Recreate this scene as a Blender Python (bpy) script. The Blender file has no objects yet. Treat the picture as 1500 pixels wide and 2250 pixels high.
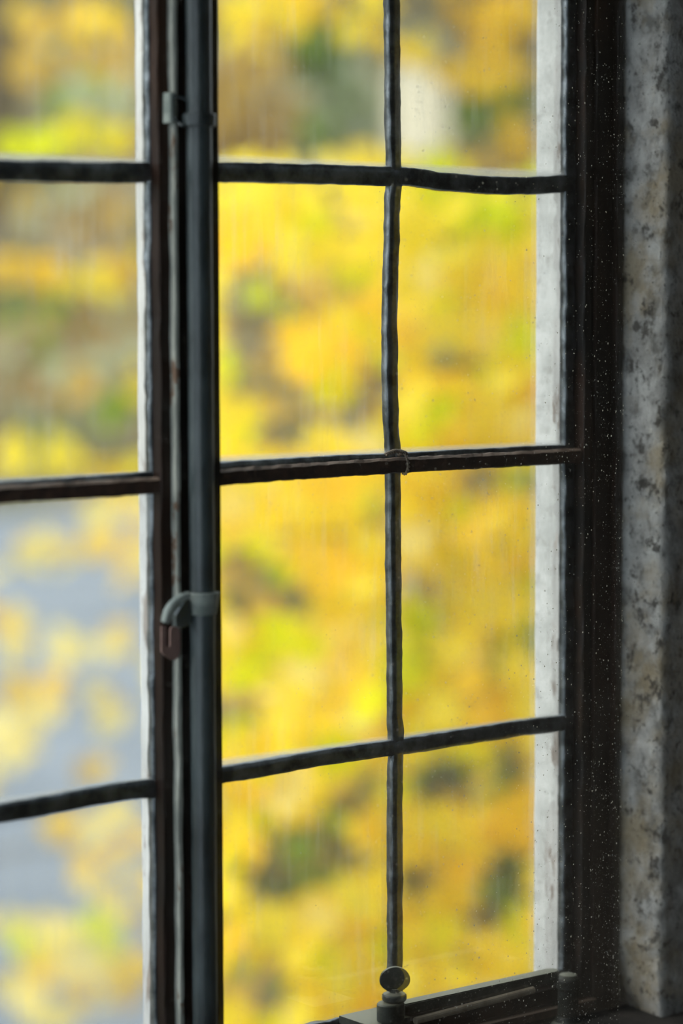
import bpy, bmesh, math, random
from mathutils import Vector, Matrix, noise

random.seed(7)
scene = bpy.context.scene
COL = scene.collection

# ------------------------------------------------------------------ camera
FPX = 5600.0
ALPHA = math.atan(FPX / 7008.0)          # view direction, turned right from the wall's normal
PITCH = math.atan(425.0 / FPX)
CAM = Vector((-1.75 * math.sin(ALPHA), -1.75 * math.cos(ALPHA), 1.55))
FW = Vector((math.sin(ALPHA) * math.cos(PITCH), math.cos(ALPHA) * math.cos(PITCH), -math.sin(PITCH)))
RT = Vector((math.cos(ALPHA), -math.sin(ALPHA), 0))
UP = RT.cross(FW)
_s = 0.0026
RT, UP = (RT - UP * _s).normalized(), (UP + RT * _s).normalized()
cd = bpy.data.cameras.new('camera')
cd.sensor_fit = 'VERTICAL'; cd.sensor_height = 36.0; cd.sensor_width = 24.0
cd.lens = FPX / 2250.0 * 36.0
cd.clip_start = 0.02; cd.clip_end = 500
cd.dof.use_dof = True; cd.dof.focus_distance = 1.785; cd.dof.aperture_fstop = 2.8
cam = bpy.data.objects.new('camera', cd); COL.objects.link(cam)
M = Matrix((RT, UP, -FW)).transposed().to_4x4(); M.translation = CAM
cam.matrix_world = M
scene.camera = cam

# ------------------------------------------------------------------ light
world = bpy.data.worlds.new('overcast_sky'); scene.world = world; world.use_nodes = True
bg = world.node_tree.nodes['Background']
bg.inputs['Color'].default_value = (0.80, 0.91, 1.0, 1); bg.inputs['Strength'].default_value = 2.05
sd = bpy.data.lights.new('sun', 'SUN'); sd.energy = 3.5; sd.angle = math.radians(40); sd.color = (1.0, 0.97, 0.92)
sun = bpy.data.objects.new('sun', sd); COL.objects.link(sun)
sun.rotation_euler = Vector((0.75, -0.30, -0.60)).to_track_quat('-Z', 'Y').to_euler()
scene.view_settings.view_transform = 'Standard'; scene.view_settings.look = 'None'
scene.view_settings.exposure = 0.15; scene.view_settings.gamma = 1.0
scene.view_settings.use_curve_mapping = False
scene.cycles.transparent_max_bounces = 24
scene.cycles.max_bounces = 10; scene.cycles.diffuse_bounces = 6; scene.cycles.caustics_reflective = False

# ------------------------------------------------------------------ helpers
def at(px, py, w=0.0):
    """the point of the photograph's ray that lies on the vertical plane y = w"""
    r = FW * FPX + RT * (px - 750) + UP * (1125 - py)
    return CAM + r * ((w - CAM.y) / r.y)

def ray(px, py, dist):
    r = (FW * FPX + RT * (px - 750) + UP * (1125 - py)).normalized()
    return CAM + r * dist

def U(px, w=0.0): return at(px, 1125, w).x

def link(name, bm, mat, parent=None, smooth=False):
    me = bpy.data.meshes.new(name); bm.normal_update(); bm.to_mesh(me); bm.free()
    if smooth:
        for p in me.polygons: p.use_smooth = True
    me.materials.append(mat)
    o = bpy.data.objects.new(name, me); COL.objects.link(o)
    if parent: o.parent = parent
    return o

def tag(o, label=None, cat=None, group=None, kind=None):
    if label: o['label'] = label
    if cat: o['category'] = cat
    if group: o['group'] = group
    if kind: o['kind'] = kind
    return o

def thing(name, label, cat, group=None, kind=None):
    o = bpy.data.objects.new(name, None); o.empty_display_size = 0.05; COL.objects.link(o)
    return tag(o, label, cat, group, kind)

def box(bm, x0, x1, y0, y1, z0, z1):
    vs = [bm.verts.new((x, y, z)) for x in (x0, x1) for y in (y0, y1) for z in (z0, z1)]
    for q in ((0, 1, 3, 2), (4, 6, 7, 5), (0, 4, 5, 1), (2, 3, 7, 6), (0, 2, 6, 4), (1, 5, 7, 3)):
        bm.faces.new([vs[i] for i in q])
    return vs

def post(bm, x0, x1, y0, y1, z0, z1, step=0.012, jit=0.0005, bev=0.0008, seed=0.0):
    """vertical bar with softened corners and slightly uneven faces"""
    pr = [(x0 + bev, y0), (x1 - bev, y0), (x1, y0 + bev), (x1, y1 - bev), (x1 - bev, y1), (x0 + bev, y1), (x0, y1 - bev), (x0, y0 + bev)]
    n = max(2, int((z1 - z0) / step)); rings = []
    for i in range(n + 1):
        z = z0 + (z1 - z0) * i / n; r = []
        for k, (x, y) in enumerate(pr):
            dx = noise.noise(Vector((z * 40, k // 2 * 7.1 + seed, 1.3))) * jit
            dy = noise.noise(Vector((z * 40, k // 2 * 3.7 + seed, 9.1))) * jit
            r.append(bm.verts.new((x + dx, y + dy, z)))
        rings.append(r)
    for a, b in zip(rings, rings[1:]):
        for k in range(8): bm.faces.new((a[k], a[(k + 1) % 8], b[(k + 1) % 8], b[k]))
    bm.faces.new(rings[0][::-1]); bm.faces.new(rings[-1])

def sweep(bm, pts, prof, up=Vector((0, 0, 1)), cap=True, jit=0.0, seed=0.0, freq=60, scale=None):
    """sweep a closed profile [(side, out)] along points; 'out' runs along -y (into the room)"""
    rings = []; n = len(pts)
    for i, p in enumerate(pts):
        t = (pts[min(i + 1, n - 1)] - pts[max(i - 1, 0)]).normalized()
        out = Vector((0, -1, 0)); out = (out - t * out.dot(t)).normalized()
        side = out.cross(t)
        r = []
        s = scale(i / (n - 1)) if scale else 1.0
        for k, (a, b) in enumerate(prof):
            q = p + side * a * s + out * b * s
            if jit:
                q = q + side * (noise.noise(q * freq + Vector((seed, k // 2 * 3.1, 0))) * jit + noise.noise(q * freq * 3.5 + Vector((seed, k // 2 * 5.7, 2))) * jit * .45) + out * (noise.noise(q * freq * .7 + Vector((0, seed, k))) * jit * .5)
            r.append(bm.verts.new(q))
        rings.append(r)
    m = len(prof)
    for a, b in zip(rings, rings[1:]):
        for k in range(m): bm.faces.new((a[k], a[(k + 1) % m], b[(k + 1) % m], b[k]))
    if cap: bm.faces.new(rings[0][::-1]); bm.faces.new(rings[-1])

def tube(bm, pts, rad, seg=10):
    """round tube through points; rad is a number or a list"""
    rings = []; n = len(pts)
    for i, p in enumerate(pts):
        t = (pts[min(i + 1, n - 1)] - pts[max(i - 1, 0)]).normalized()
        a = t.orthogonal().normalized() if i == 0 else (a - t * a.dot(t)).normalized()
        b = t.cross(a); r = rad[i] if isinstance(rad, (list, tuple)) else rad
        rings.append([bm.verts.new(p + (a * math.cos(2 * math.pi * k / seg) + b * math.sin(2 * math.pi * k / seg)) * r) for k in range(seg)])
    for x, y in zip(rings, rings[1:]):
        for k in range(seg): bm.faces.new((x[k], x[(k + 1) % seg], y[(k + 1) % seg], y[k]))
    bm.faces.new(rings[0][::-1]); bm.faces.new(rings[-1])

def lathe(bm, c, prof, seg=24, sx=1.0, sy=1.0):
    """turned piece about a vertical axis: prof = [(radius, z)] from the bottom up"""
    rings = [[bm.verts.new((c.x + r * sx * math.cos(2 * math.pi * k / seg), c.y + r * sy * math.sin(2 * math.pi * k / seg), c.z + z)) for k in range(seg)] for r, z in prof]
    for x, y in zip(rings, rings[1:]):
        for k in range(seg): bm.faces.new((x[k], x[(k + 1) % seg], y[(k + 1) % seg], y[k]))
    bm.faces.new(rings[0][::-1]); bm.faces.new(rings[-1])

def plate(bm, outline, y0, y1):
    """flat plate from an (x, z) outline between two depths"""
    a = [bm.verts.new((x, y0, z)) for x, z in outline]; b = [bm.verts.new((x, y1, z)) for x, z in outline]
    n = len(a)
    bm.faces.new(a); bm.faces.new(b[::-1])
    for k in range(n): bm.faces.new((a[k], b[k], b[(k + 1) % n], a[(k + 1) % n]))

def spline(pts, n):
    """Catmull-Rom through points"""
    out = []
    P = [pts[0] * 2 - pts[1]] + list(pts) + [pts[-1] * 2 - pts[-2]]
    for i in range(1, len(P) - 2):
        for k in range(n):
            t = k / n; a, b, c, d = P[i - 1], P[i], P[i + 1], P[i + 2]
            out.append(0.5 * ((2 * b) + (c - a) * t + (2 * a - 5 * b + 4 * c - d) * t * t + (3 * b - a - 3 * c + d) * t ** 3))
    out.append(pts[-1].copy())
    return out

# ------------------------------------------------------------------ materials
def mat(name):
    m = bpy.data.materials.new(name); m.use_nodes = True
    nt = m.node_tree; nt.nodes.clear()
    o = nt.nodes.new('ShaderNodeOutputMaterial')
    def N(t, **kw):
        n = nt.nodes.new('ShaderNode' + t)
        for k, v in kw.items():
            if k in n.inputs: n.inputs[k].default_value = v
            else: setattr(n, k, v)
        return n
    L = lambda a, b: nt.links.new(a, b)
    return m, N, L, o

def ramp(N, stops):
    r = N('ValToRGB'); e = r.color_ramp.elements
    while len(e) < len(stops): e.new(0.5)
    for el, (p, c) in zip(e, stops): el.position = p; el.color = (*c, 1) if len(c) == 3 else c
    return r

def surface(name, stops, scale=20, detail=6, rough=0.6, metal=0.0, bump=0.3, bscale=None, bdist=0.001, stretch=(1, 1, 1), spec=0.5, extra=None, dust=None):
    m, N, L, o = mat(name)
    tc = N('TexCoord'); mp = N('Mapping'); mp.inputs['Scale'].default_value = stretch
    L(tc.outputs['Object'], mp.inputs['Vector'])
    n1 = N('TexNoise', Scale=scale, Detail=detail, Roughness=0.6); L(mp.outputs[0], n1.inputs['Vector'])
    r = ramp(N, stops); L(n1.outputs['Fac'], r.inputs['Fac'])
    b = N('BsdfPrincipled', Roughness=rough, Metallic=metal); b.inputs['Specular IOR Level'].default_value = spec
    col = r.outputs['Color']
    if extra:
        for sc, lo, hi, c, fac in extra:
            n2 = N('TexNoise', Scale=sc, Detail=5, Roughness=0.65); L(mp.outputs[0], n2.inputs['Vector'])
            rr = ramp(N, [(lo, (0, 0, 0)), (hi, (fac, fac, fac))]); L(n2.outputs['Fac'], rr.inputs['Fac'])
            mx = N('MixRGB'); L(rr.outputs[0], mx.inputs[0]); L(col, mx.inputs[1]); mx.inputs[2].default_value = (*c, 1); col = mx.outputs[0]
    if dust:      # dust lying on level surfaces
        ge = N('NewGeometry'); sx = N('SeparateXYZ'); L(ge.outputs['True Normal'], sx.inputs[0])
        rd = ramp(N, [(0.55, (0, 0, 0)), (0.85, (0.9, 0.9, 0.9))]); L(sx.outputs['Z'], rd.inputs['Fac'])
        mx = N('MixRGB'); L(rd.outputs[0], mx.inputs[0]); L(col, mx.inputs[1]); mx.inputs[2].default_value = (*dust, 1); col = mx.outputs[0]
    L(col, b.inputs['Base Color'])
    if bump:
        n3 = N('TexNoise', Scale=bscale or scale * 3, Detail=8, Roughness=0.65); L(mp.outputs[0], n3.inputs['Vector'])
        bp = N('Bump', Strength=bump, Distance=bdist); L(n3.outputs['Fac'], bp.inputs['Height']); L(bp.outputs[0], b.inputs['Normal'])
    L(b.outputs[0], o.inputs['Surface'])
    return m

MAT = {}
MAT['lead'] = surface('lead_came', [(0.38, (0.08, 0.092, 0.10)), (0.62, (0.24, 0.265, 0.285))], 70, rough=0.36, metal=0.85, bump=0.55, bscale=240, bdist=0.0006)
MAT['iron'] = surface('dark_painted_iron', [(0.38, (0.004, 0.004, 0.005)), (0.55, (0.011, 0.009, 0.008)), (0.68, (0.036, 0.022, 0.014))], 40, rough=0.42, spec=0.3, bump=0.4, bscale=150, bdist=0.0006, stretch=(1, 1, 0.35),
    extra=[(18, 0.52, 0.66, (0.05, 0.022, 0.012), 0.8)])
MAT['rust'] = surface('brown_rusty_iron', [(0.38, (0.020, 0.010, 0.007)), (0.62, (0.065, 0.032, 0.020))], 60, rough=0.65, bump=0.7, bscale=300, bdist=0.0008,
    extra=[(90, 0.56, 0.70, (0.13, 0.075, 0.05), 0.7)], dust=(0.34, 0.25, 0.19))  # dust tint also paints in the saddle bars' lit top edge
MAT['brown'] = surface('red_brown_frame_paint', [(0.38, (0.006, 0.003, 0.002)), (0.62, (0.022, 0.009, 0.005))], 25, rough=0.5, spec=0.25, bump=0.35, bscale=140, stretch=(1, 1, 0.25),
    extra=[(16, 0.52, 0.66, (0.065, 0.026, 0.010), 0.75)])
MAT['rod'] = surface('grey_green_rod_paint', [(0.38, (0.024, 0.033, 0.036)), (0.62, (0.075, 0.098, 0.104))], 30, rough=0.28, bump=0.55, bscale=90, bdist=0.0007, stretch=(1, 1, 0.4))
MAT['fin'] = surface('chipped_grey_paint', [(0.38, (0.34, 0.36, 0.32)), (0.62, (0.58, 0.60, 0.53))], 60, rough=0.6, bump=0.5, bscale=150, stretch=(1, 1, 0.5),
    extra=[(45, 0.57, 0.63, (0.20, 0.10, 0.05), 0.9)])
MAT['white'] = surface('weathered_white_paint', [(0.38, (0.55, 0.555, 0.54)), (0.62, (0.74, 0.74, 0.72))], 40, rough=0.7, bump=0.4, bscale=120, stretch=(1, 1, 0.3),
    extra=[(70, 0.56, 0.63, (0.22, 0.16, 0.12), 0.8), (25, 0.58, 0.7, (0.6, 0.42, 0.3), 0.5)])
MAT['bronze'] = surface('dusty_bronze', [(0.38, (0.018, 0.023, 0.020)), (0.62, (0.055, 0.065, 0.055))], 70, rough=0.5, metal=0.2, bump=0.35, bscale=260, bdist=0.0005,
    extra=[(160, 0.54, 0.66, (0.14, 0.14, 0.11), 0.7)], dust=(0.40, 0.40, 0.31))
MAT['pivot'] = surface('blackened_bronze', [(0.38, (0.006, 0.008, 0.007)), (0.62, (0.018, 0.021, 0.018))], 70, rough=0.55, bump=0.3, bscale=260, bdist=0.0005, spec=0.3, dust=(0.30, 0.30, 0.24))
MAT['tan'] = surface('dusty_tan_metal', [(0.38, (0.30, 0.24, 0.17)), (0.62, (0.50, 0.42, 0.31))], 60, rough=0.7, bump=0.3, bscale=200)
MAT['keeper'] = surface('plum_brown_keeper', [(0.38, (0.26, 0.155, 0.135)), (0.62, (0.38, 0.24, 0.205))], 60, rough=0.6, bump=0.3, bscale=200)
MAT['hook'] = surface('pale_green_grey_hook', [(0.38, (0.20, 0.24, 0.22)), (0.62, (0.42, 0.47, 0.43))], 70, rough=0.5, bump=0.3, bscale=200)
MAT['wire'] = surface('copper_tie_wire', [(0.38, (0.16, 0.13, 0.10)), (0.62, (0.34, 0.28, 0.21))], 200, rough=0.5, metal=0.2, bump=0)
MAT['stone'] = surface('weathered_limestone', [(0.38, (0.30, 0.30, 0.285)), (0.47, (0.58, 0.58, 0.56)), (0.62, (0.80, 0.81, 0.78))], 75, detail=10, rough=0.9, bump=1.0, bscale=260, bdist=0.0032, stretch=(1, 1, 0.75), spec=0.2,
    extra=[(20, 0.47, 0.62, (0.52, 0.42, 0.26), 0.75), (95, 0.56, 0.64, (0.06, 0.055, 0.05), 0.85), (12, 0.58, 0.70, (0.20, 0.185, 0.155), 0.5), (260, 0.60, 0.66, (0.05, 0.05, 0.045), 0.7)])
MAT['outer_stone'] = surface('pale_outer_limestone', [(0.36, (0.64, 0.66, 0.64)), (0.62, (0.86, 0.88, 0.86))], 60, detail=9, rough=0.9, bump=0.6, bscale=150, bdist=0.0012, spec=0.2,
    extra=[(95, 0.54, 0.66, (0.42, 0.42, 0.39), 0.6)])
MAT['plaster'] = surface('dim_room_plaster', [(0.3, (0.12, 0.105, 0.085)), (0.7, (0.18, 0.16, 0.13))], 6, rough=0.9, bump=0.2, bscale=60)
MAT['boards'] = surface('dark_floor_boards', [(0.3, (0.06, 0.04, 0.025)), (0.7, (0.13, 0.085, 0.05))], 8, rough=0.6, bump=0.2, stretch=(1, 8, 1))
MAT['sill'] = surface('dark_grimy_sill', [(0.38, (0.012, 0.011, 0.010)), (0.62, (0.06, 0.052, 0.045))], 35, rough=0.85, bump=0.5, bscale=120)
MAT['ground'] = surface('leaf_strewn_grass', [(0.3, (0.10, 0.10, 0.035)), (0.5, (0.24, 0.20, 0.075)), (0.7, (0.40, 0.30, 0.12))], 0.9, detail=6, rough=0.95, bump=0, spec=0.1)
MAT['asphalt'] = surface('blue_grey_asphalt', [(0.38, (0.11, 0.13, 0.155)), (0.62, (0.19, 0.21, 0.235))], 0.8, rough=0.55, bump=0.1, bscale=40)
MAT['bank'] = surface('autumn_bank', [(0.38, (0.07, 0.065, 0.025)), (0.5, (0.15, 0.115, 0.055)), (0.62, (0.25, 0.19, 0.10))], 0.35, detail=5, rough=0.95, bump=0, spec=0.1,
    extra=[(0.5, 0.52, 0.64, (0.07, 0.10, 0.035), 0.8)])
MAT['bark'] = surface('brown_bark', [(0.3, (0.06, 0.045, 0.02)), (0.7, (0.17, 0.125, 0.06))], 12, rough=0.95, bump=0.6, bscale=40, bdist=0.01, stretch=(1, 1, 0.3))
MAT['render'] = surface('cream_limewash', [(0.3, (0.88, 0.76, 0.52)), (0.7, (0.94, 0.84, 0.62))], 2, rough=0.9, bump=0.1)
MAT['slate'] = surface('grey_green_roof', [(0.3, (0.22, 0.24, 0.17)), (0.7, (0.36, 0.38, 0.28))], 3, rough=0.8, bump=0.1)

def leaf_mat(name, a, b, trans=0.5):
    m, N, L, o = mat(name)
    oi = N('ObjectInfo'); tc = N('TexCoord'); n = N('TexNoise', Scale=9, Detail=2); L(tc.outputs['Object'], n.inputs['Vector'])
    ad = N('Math', operation='ADD'); L(oi.outputs['Random'], ad.inputs[0]); L(n.outputs['Fac'], ad.inputs[1])
    ml = N('Math', operation='MULTIPLY'); L(ad.outputs[0], ml.inputs[0]); ml.inputs[1].default_value = 0.55
    r = ramp(N, [(0.2, a), (0.8, b)]); L(ml.outputs[0], r.inputs['Fac'])
    d = N('BsdfDiffuse'); t = N('BsdfTranslucent'); mx = N('MixShader'); mx.inputs[0].default_value = trans
    L(r.outputs[0], d.inputs['Color']); L(r.outputs[0], t.inputs['Color'])
    L(d.outputs[0], mx.inputs[1]); L(t.outputs[0], mx.inputs[2]); L(mx.outputs[0], o.inputs['Surface'])
    return m
LEAF = {
    'y': leaf_mat('yellow_leaf', (0.95, 0.74, 0.035), (0.98, 0.82, 0.09)),
    'g': leaf_mat('golden_leaf', (0.95, 0.60, 0.03), (0.98, 0.70, 0.07)),
    'p': leaf_mat('pale_yellow_leaf', (0.95, 0.79, 0.20), (0.98, 0.85, 0.34)),
    'l': leaf_mat('lime_leaf', (0.66, 0.74, 0.01), (0.86, 0.86, 0.02)),
    'n': leaf_mat('green_leaf', (0.16, 0.27, 0.04), (0.36, 0.48, 0.06)),
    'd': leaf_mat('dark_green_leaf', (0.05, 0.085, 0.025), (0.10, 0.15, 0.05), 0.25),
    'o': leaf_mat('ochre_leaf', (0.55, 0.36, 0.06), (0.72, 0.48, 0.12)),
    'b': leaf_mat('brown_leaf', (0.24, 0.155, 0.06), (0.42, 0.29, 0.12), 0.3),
    's': leaf_mat('grey_green_leaf', (0.34, 0.37, 0.22), (0.46, 0.48, 0.32), 0.3),
}

def glass_mat(name, tint, film, streak, edge=0.4):
    m, N, L, o = mat(name)
    tr = N('BsdfTransparent'); tr.inputs['Color'].default_value = (*tint, 1)
    gl = N('BsdfGlossy', Roughness=0.02); gl.inputs['Color'].default_value = (1, 1, 1, 1)
    fr = N('Fresnel', IOR=1.5); hf = N('Math', operation='MULTIPLY'); L(fr.outputs[0], hf.inputs[0]); hf.inputs[1].default_value = 0.7
    mi = N('Math', operation='MINIMUM'); L(hf.outputs[0], mi.inputs[0]); mi.inputs[1].default_value = 0.3
    m1 = N('MixShader'); L(mi.outputs[0], m1.inputs[0]); L(tr.outputs[0], m1.inputs[1]); L(gl.outputs[0], m1.inputs[2])
    tl = N('BsdfTranslucent'); tl.inputs['Color'].default_value = (0.86, 0.88, 0.86, 1)
    df = N('BsdfDiffuse'); df.inputs['Color'].default_value = (0.6, 0.6, 0.56, 1)
    m2 = N('MixShader'); m2.inputs[0].default_value = 0.35; L(tl.outputs[0], m2.inputs[1]); L(df.outputs[0], m2.inputs[2])
    tc = N('TexCoord')
    mp = N('Mapping'); mp.inputs['Scale'].default_value = (1, 1, 0.12); L(tc.outputs['Object'], mp.inputs['Vector'])
    n1 = N('TexNoise', Scale=160, Detail=4); L(mp.outputs[0], n1.inputs['Vector'])          # rain streaks
    r1 = ramp(N, [(0.5, (0, 0, 0)), (0.8, (streak,) * 3)]); L(n1.outputs['Fac'], r1.inputs['Fac'])
    n2 = N('TexNoise', Scale=9, Detail=3); L(tc.outputs['Object'], n2.inputs['Vector'])    # where they run
    r2 = ramp(N, [(0.42, (0.1,) * 3), (0.68, (1, 1, 1))]); L(n2.outputs['Fac'], r2.inputs['Fac'])
    mm = N('MixRGB', blend_type='MULTIPLY'); mm.inputs[0].default_value = 1; L(r1.outputs[0], mm.inputs[1]); L(r2.outputs[0], mm.inputs[2])
    v = N('TexVoronoi', Scale=170); L(tc.outputs['Object'], v.inputs['Vector'])             # dried spots
    rv = ramp(N, [(0.03, (0.3,) * 3), (0.10, (0, 0, 0))]); L(v.outputs['Distance'], rv.inputs['Fac'])
    sp = N('SeparateXYZ'); L(tc.outputs['Generated'], sp.inputs[0])                        # dirt line along the lower came
    re = ramp(N, [(0.028, (edge,) * 3), (0.046, (0, 0, 0))]); L(sp.outputs['Z'], re.inputs['Fac'])
    a1 = N('Math', operation='ADD'); L(mm.outputs[0], a1.inputs[0]); L(rv.outputs[0], a1.inputs[1])
    a2 = N('Math', operation='ADD'); L(a1.outputs[0], a2.inputs[0]); L(re.outputs[0], a2.inputs[1])
    a3 = N('Math', operation='ADD', use_clamp=True); L(a2.outputs[0], a3.inputs[0]); a3.inputs[1].default_value = film
    m3 = N('MixShader'); L(a3.outputs[0], m3.inputs[0]); L(m1.outputs[0], m3.inputs[1]); L(m2.outputs[0], m3.inputs[2])
    L(m3.outputs[0], o.inputs['Surface'])
    return m
MAT['glass'] = glass_mat('old_window_glass', (0.985, 0.985, 0.97), 0.012, 0.17)
MAT['glass_hazy'] = glass_mat('hazy_window_glass', (0.97, 0.98, 0.985), 0.11, 0.10)
MAT['glass_inner'] = glass_mat('secondary_glass', (0.985, 0.99, 0.99), 0.0, 0.012, 0.0)
mD, N, L, o = mat('pale_dust')
d1 = N('BsdfDiffuse'); d1.inputs['Color'].default_value = (0.92, 0.90, 0.82, 1)
d2 = N('BsdfTranslucent'); d2.inputs['Color'].default_value = (0.92, 0.90, 0.82, 1)
mx = N('MixShader'); mx.inputs[0].default_value = 0.6; L(d1.outputs[0], mx.inputs[1]); L(d2.outputs[0], mx.inputs[2]); L(mx.outputs[0], o.inputs['Surface'])
MAT['dust'] = mD

# ------------------------------------------------------------------ key sizes
ZT, ZB = 1.865, 1.055                    # top and bottom of the glazed lights
Z_SILL = at(1430, 2232, -0.045).z
GL_Y0, GL_Y1 = -0.0015, 0.0015           # glass thickness about y = 0
XR = U(1240, -0.003)                     # right edge of the right light
XL = U(470, -0.012)                      # right edge of the mullion
XM = U(332, -0.003)                      # left edge of the mullion (right edge of the left light)
XLL = XM - 0.335                         # left edge of the left light
FLOOR, CEIL, RX0, RX1, RY = 0.0, 2.75, -1.9, 2.6, -4.6
WI = -0.052                              # inner face of the window wall

# ------------------------------------------------------------------ room shell
def slab(name, x0, x1, y0, y1, z0, z1, m, label, cat, kind='structure'):
    bm = bmesh.new(); box(bm, x0, x1, y0, y1, z0, z1)
    return tag(link(name, bm, m), label, cat, kind=kind)
slab('floor', RX0, RX1, RY, 0.04, -0.1, FLOOR, MAT['boards'], 'dark boarded floor of the dim room', 'floor')
slab('ceiling', RX0, RX1, RY, 0.04, CEIL, CEIL + 0.1, MAT['plaster'], 'plain plaster ceiling over the dim room', 'ceiling')
slab('wall_back', RX0, RX1, RY - 0.1, RY, FLOOR, CEIL, MAT['plaster'], 'plain plaster wall at the back of the room', 'wall')
bm = bmesh.new(); box(bm, RX1, RX1 + 0.1, RY, 0.04, FLOOR, CEIL)
tag(link('wall_right', bm, MAT['plaster']), 'plaster side wall right of the window wall', 'wall', kind='structure')
# left side wall with an added, unseen opening that lets fill light in
bm = bmesh.new()
wy0, wy1, wz0, wz1 = -1.9, -0.10, 0.6, 2.6
box(bm, RX0 - 0.1, RX0, RY, wy0, FLOOR, CEIL); box(bm, RX0 - 0.1, RX0, wy1, 0.04, FLOOR, CEIL)
box(bm, RX0 - 0.1, RX0, wy0, wy1, FLOOR, wz0); box(bm, RX0 - 0.1, RX0, wy0, wy1, wz1, CEIL)
tag(link('wall_left', bm, MAT['plaster']), 'plaster side wall with an added opening for fill light', 'wall', kind='structure')
# window wall beyond the stonework
bm = bmesh.new()
box(bm, RX0, XLL - 0.10, WI, 0.04, FLOOR, CEIL)
box(bm, XR + 0.55, RX1, WI, 0.04, FLOOR, CEIL)
box(bm, XLL - 0.10, XR + 0.55, WI, 0.04, FLOOR, ZB - 0.13)
box(bm, XLL - 0.10, XR + 0.55, WI, 0.04, ZT + 0.06, CEIL)
tag(link('wall_front', bm, MAT['plaster']), 'plaster window wall around the leaded casements', 'wall', kind='structure')

# ---- inner stone jamb on the right: lit reveal, worn arris, dim room face, curved stop at its foot
bm = bmesh.new()
UA, UB = U(1364, -0.0200), U(1456, WI)
z0, z1 = ZB - 0.13, ZT + 0.06
NZ = 330; rows = []
def chip(z, k): return noise.noise(Vector((k * 3.3, 1.7, z * 23))) * 0.5 + noise.noise(Vector((k * 1.3, 4.7, z * 80))) * 0.35
for i in range(NZ + 1):
    z = z0 + (z1 - z0) * i / NZ; row = []
    ua = UA + chip(z, 0) * 0.003
    ub = UB + chip(z, 1) * 0.0035 + chip(z, 2) * 0.0015
    t = max(0.0, min(1.0, (Z_SILL + 0.062 - z) / 0.06))
    ua += 0.020 * t * t
    prof = [(ua + 0.0, 0.02), (ua, -0.006)]
    for k in range(1, 15):
        s = k / 15; prof.append((ua + (ub - ua) * s, -0.006 + (WI + 0.006) * s))
    prof += [(ub + 0.0008, WI - 0.0005)]
    for k in range(1, 14): prof.append((ub + 0.006 * k, WI - 0.001))
    prof += [(XR + 0.56, WI - 0.001), (XR + 0.56, 0.02)]
    for k, (x, y) in enumerate(prof):
        q = Vector((x, y, z))
        h = noise.fractal(q * 55, 1.0, 2.0, 4) * 0.0016 - max(0, noise.noise(q * 120) - 0.25) * 0.004 + noise.fractal(q * 14, 1.0, 2.0, 3) * 0.0016
        if 1 < k <= 16: q.x -= h
        elif 16 < k < len(prof) - 2: q.y -= h * 1.2
        row.append(bm.verts.new(q))
    rows.append(row)
for a, b in zip(rows, rows[1:]):
    m_ = len(a)
    for k in range(m_): bm.faces.new((a[k], b[k], b[(k + 1) % m_], a[(k + 1) % m_]))
bm.faces.new(rows[0]); bm.faces.new(rows[-1][::-1])
tag(link('trim_1', bm, MAT['stone'], smooth=True), 'rough grey limestone jamb inside, at the right edge of the window', 'stone jamb', kind='structure')

# ---- outer stone reveal seen through the right light
bm = bmesh.new()
x0 = XR + 0.0005; D = 0.0305
rows = []
for i in range(121):
    z = ZB - 0.05 + (ZT - ZB + 0.1) * i / 120; row = []
    e = noise.noise(Vector((3.1, 0.4, z * 30))) * 0.0007
    for k, (x, y) in enumerate([(x0, 0.0022), (x0, 0.007), (x0, 0.012), (x0, 0.017), (x0, 0.022), (x0, 0.026), (x0 + e, D - 0.0015), (x0 + 0.0015 + e, D), (x0 + 0.25, D), (x0 + 0.25, 0.0022)]):
        h = noise.fractal(Vector((x, y, z)) * 70, 1, 2, 3) * 0.0004 if k in (1, 2, 3, 4, 5) else 0
        row.append(bm.verts.new((x + h, y, z)))
    rows.append(row)
for a, b in zip(rows, rows[1:]):
    for k in range(10): bm.faces.new((a[k], a[(k + 1) % 10], b[(k + 1) % 10], b[k]))
bm.faces.new(rows[0][::-1]); bm.faces.new(rows[-1])
o = tag(link('trim_2', bm, MAT['outer_stone'], smooth=True), 'pale lit outer stone reveal seen through the right-hand panes', 'stone jamb', kind='structure')
# strip of flaking white paint on the reveal beside the frame
bm = bmesh.new(); prev = None
for i in range(241):
    z = ZB - 0.02 + (ZT - ZB + 0.04) * i / 240
    wd = 0.0075 + 0.004 * (noise.noise(Vector((0.3, 2.2, z * 42))) > 0.22) * -1 + noise.noise(Vector((5, 1, z * 120))) * 0.0007
    if z < 1.19: wd += 0.006
    r = [bm.verts.new((x0 - 0.0002, 0.0024, z)), bm.verts.new((x0 - 0.0009, 0.0024, z)), bm.verts.new((x0 - 0.0009, 0.0024 + wd, z)), bm.verts.new((x0 - 0.0002, 0.0024 + wd, z))]
    if prev:
        for k in range(4): bm.faces.new((prev[k], prev[(k + 1) % 4], r[(k + 1) % 4], r[k]))
    prev = r
link('paint_strip', bm, MAT['white'], o)

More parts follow.
